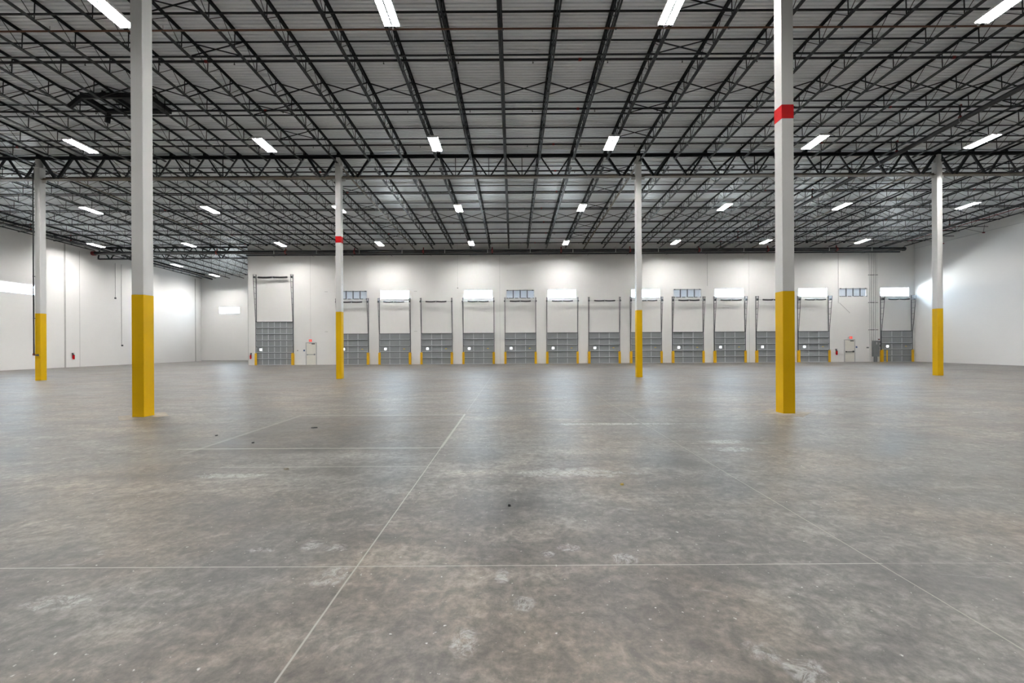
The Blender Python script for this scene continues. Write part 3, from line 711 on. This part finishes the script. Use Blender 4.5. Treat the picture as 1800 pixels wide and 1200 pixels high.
# ------------------------------------------------------------------ fire extinguishers
def extinguisher(lb, loc, rz=0):
    r = thing('fire_extinguisher', lb, 'fire extinguisher', loc, 'fire extinguishers'); r.rotation_euler = (0, 0, rz)
    MB().lathe((0, -0.36, 0), [(0.20, 0), (0.24, 0.05), (0.24, 1.05), (0.17, 1.25), (0.07, 1.34)], 14).build('cylinder', 'red', r, smooth=True)
    MB().tube((0, -0.36, 1.3), (0, -0.36, 1.55), 0.075, 8).box(-0.28, -0.40, 1.5, 0.12, -0.32, 1.58).box(-0.26, -0.40, 1.62, 0.10, -0.32, 1.68).build('valve_handle', 'dark', r)
    MB().tube((0.1, -0.36, 1.45), (0.28, -0.36, 1.25), 0.04, 6).tube((0.28, -0.36, 1.25), (0.28, -0.36, 0.55), 0.04, 6).tube((0.28, -0.36, 0.55), (0.28, -0.36, 0.3), 0.06, 6).build('hose', 'dark', r, smooth=True)
    MB().box(-0.12, -0.12, 0.3, 0.12, 0, 1.9).box(-0.26, -0.30, 1.85, 0.26, 0, 1.95).build('wall_bracket', 'dark', r)
    return r
extinguisher('red fire extinguisher left of the tall dock door', (-84.5, YD, 2.0))
extinguisher('red fire extinguisher between the row of dock doors and the right exit door', (104.1, YD, 2.3))
extinguisher('red fire extinguisher on the left side wall by the vertical joint', (XL, 126.6, 2.4), math.radians(90))

# ------------------------------------------------------------------ electrical cabinet and conduits
r = thing('electrical_cabinet', 'grey electrical cabinet on the dock wall left of the corner door', 'cabinet', (116.6, YD, 0))
MB().box(-0.95, -0.75, 1.7, 0.95, 0, 6.8).build('cabinet_body', 'panel', r, bevel=0.04)
MB().box(-0.88, -0.80, 1.8, 0.88, -0.75, 6.7).build('cabinet_door', 'panel', r, bevel=0.02)
MB().box(-0.12, -0.83, 5.6, 0.12, -0.80, 6.35).build('label_plate', 'white', r)
MB().box(0.70, -0.86, 4.0, 0.80, -0.80, 4.6).build('handle', 'dark', r)
MB().box(-0.45, -0.5, 0, 0.45, -0.1, 1.7).build('cable_riser', 'panel', r)
for z in (4.9, 6.1): MB().box(1.0, -0.45, z, 1.45, 0, z+0.6).build('side_switch', 'panel', r)
r = thing('fire_alarm', 'small dark red alarm bell above the electrical cabinet', 'alarm', (117.9, YD, 7.0))
MB().box(-0.2, -0.2, 0, 0.2, 0, 0.4).build('backbox', 'dark', r); MB().tube((0, -0.3, 0.2), (0, -0.2, 0.2), 0.17, 12).build('bell', 'coupling', r)
def conduit(lb, pts, rr=0.05, m='greyconduit', clamps=(), loc=None):
    p0 = pts[0]; r = thing('wall_conduit', lb, 'conduit', p0, 'wall conduits')
    b = MB()
    for a, c in zip(pts, pts[1:]): b.tube([a[i]-p0[i] for i in range(3)], [c[i]-p0[i] for i in range(3)], rr, 7)
    b.build('conduit_run', m, r, smooth=True)
    for q in clamps: MB().box(q[0]-p0[0]-0.32, q[1]-p0[1]-0.06, q[2]-p0[2]-0.08, q[0]-p0[0]+0.32, q[1]-p0[1]+0.12, q[2]-p0[2]+0.08).build('strut_clamp', 'dark', r)
    return r
yc = YD-0.14
for i, (x, z0, rr, m) in enumerate(((114.9, 0.1, 0.09, 'white'), (115.55, 6.8, 0.05, 'greyconduit'), (116.2, 6.8, 0.05, 'greyconduit'), (116.75, 6.8, 0.05, 'greyconduit'), (117.3, 6.8, 0.07, 'white'))):
    conduit('%s conduit rising up the dock wall above the cabinet, %s from left' % ('white' if m == 'white' else 'grey', ORD[i+1]), [(x, yc, z0), (x, yc, 36.5)], rr, m,
            [(x, yc, z) for z in (10.3, 19.1, 28.0)] if i != 3 else [])
conduit('thin vertical conduit from ceiling beside the right louver', [(104.9, yc, 18.9), (104.9, yc, 37)], 0.03, 'greyconduit')
conduit('short slanted conduit on the dock wall above the right exit door', [(105.2, yc, 19.1), (108.6, yc, 15.8)], 0.04)
conduit('thin vertical conduit dropping between a louver and a window, right of centre', [(62.7, yc, 24.7), (62.7, yc, 37)], 0.035)
conduit('shorter thin conduit on the left side wall ending in a small box', [(XL+0.12, 140.2, 22.9), (XL+0.12, 140.2, 34.6)], 0.05, 'greyconduit')
conduit('longer thin conduit on the left side wall ending low in a dark box', [(XL+0.12, 142.4, 6.9), (XL+0.12, 142.4, 34.5)], 0.05, 'greyconduit')
for y, z, lb in ((140.2, 22.4, 'small grey box at the foot of the shorter conduit on the left wall'), (142.6, 6.4, 'small dark box at the foot of the longer conduit on the left wall')):
    r = thing('junction_box', lb, 'junction box', (XL, y, z)); MB().box(0, -0.2, 0, 0.28, 0.2, 0.5).build('box', 'dark' if z < 10 else 'panel', r); MB().box(0.28, -0.16, 0.04, 0.3, 0.16, 0.46).build('cover', 'dark', r)
# short embed plates on the walls
for i, (x, z, lb) in enumerate(((-60.2, 23.5, 'upper, left of the thin banded column'), (-60.2, 10.6, 'lower, left of the thin banded column'), (-31.4, 23.5, 'upper, between second and third dock doors'), (-31.4, 10.6, 'lower, between second and third dock doors'))):
    o = MB().box(-0.5, -0.05, 0, 0.5, 0, 0.12).build('embed_plate', 'conduit', None, (x, YD, z)); tag(o, 'short thin steel strip on the dock wall, ' + lb, 'wall plate', 'steel strips on the dock wall')

# ------------------------------------------------------------------ roof unit support frame, upper left
y0, y1 = 57.0, 60.6; z = ZT(y0)-0.75
r = thing('roof_unit_frame', 'black steel roof unit support frame in the upper left ceiling, beside the big column', 'support frame', (-59.3, y0, z))
def ch(a, c, name='frame_channel'): MB().bar(a, c, 0.35, 0.7).build(name, 'steel', r)
ch((0, 0, 0), (9.4, 0, 0)); ch((0, y1-y0, -0.1), (9.4, y1-y0, -0.1)); ch((0.2, 0, 0), (0.2, y1-y0, -0.1)); ch((4.6, 0, 0), (4.6, y1-y0, -0.1)); ch((9.2, 0, 0), (9.2, y1-y0, -0.1))
MB().bar((0.1, 0, -0.1), (-1.5, -0.1, -1.55), 0.4, 0.5).build('kicker', 'steel', r); MB().bar((0.3, y1-y0, -0.2), (-0.1, y1-y0+0.2, -1.65), 0.5, 0.5).build('kicker', 'steel', r)
MB().box(4.4, 0.3, 0.05, 9.0, 3.2, 0.5).build('curb_pan', 'dark', r)
MB().bar((3.2, -0.3, 0.45), (3.2, 3.9, 0.3), 0.2, 0.3).bar((1.6, -0.3, 0.45), (1.6, 3.9, 0.3), 0.2, 0.3).build('cross_channel', 'steel', r)

# ------------------------------------------------------------------ scraps on the floor
def scrap(x, y, w, l, m, lb, tilt=0.3):
    b = MB(); n = 7
    ring = [(math.cos(2*math.pi*i/n)*w*(0.7+0.5*random.random()), math.sin(2*math.pi*i/n)*l*(0.7+0.5*random.random())) for i in range(n)]
    b.v = [(a, c, 0.0) for a, c in ring]+[(a*0.8, c*0.8, 0.05+0.03*random.random()) for a, c in ring]
    b.f = [tuple(range(n, 2*n)), tuple(reversed(range(n)))]+[(i, (i+1) % n, n+(i+1) % n, n+i) for i in range(n)]
    o = b.build('floor_scrap', m, None, (x, y, 0.0)); tag(o, lb, 'debris', 'scraps on the floor')
scrap(-0.17, 14.8, 0.07, 0.05, 'dark', 'small black scrap lying on the floor at the centre')
scrap(4.45, 17.0, 0.09, 0.07, 'leaf', 'small yellow-brown scrap on the floor right of centre')
scrap(-10.65, 19.4, 0.12, 0.07, 'tan', 'pale tan scrap on the floor below the dark patch')
scrap(-14.1, 29.3, 0.25, 0.10, 'dark', 'dark brown scrap on the dark floor patch')
scrap(-15.6, 24.8, 0.08, 0.07, 'dark', 'black crumb on the floor at the lower left of the dark patch')
scrap(-19.3, 26.9, 0.09, 0.08, 'dark', 'black crumb on the floor left of the dark patch')
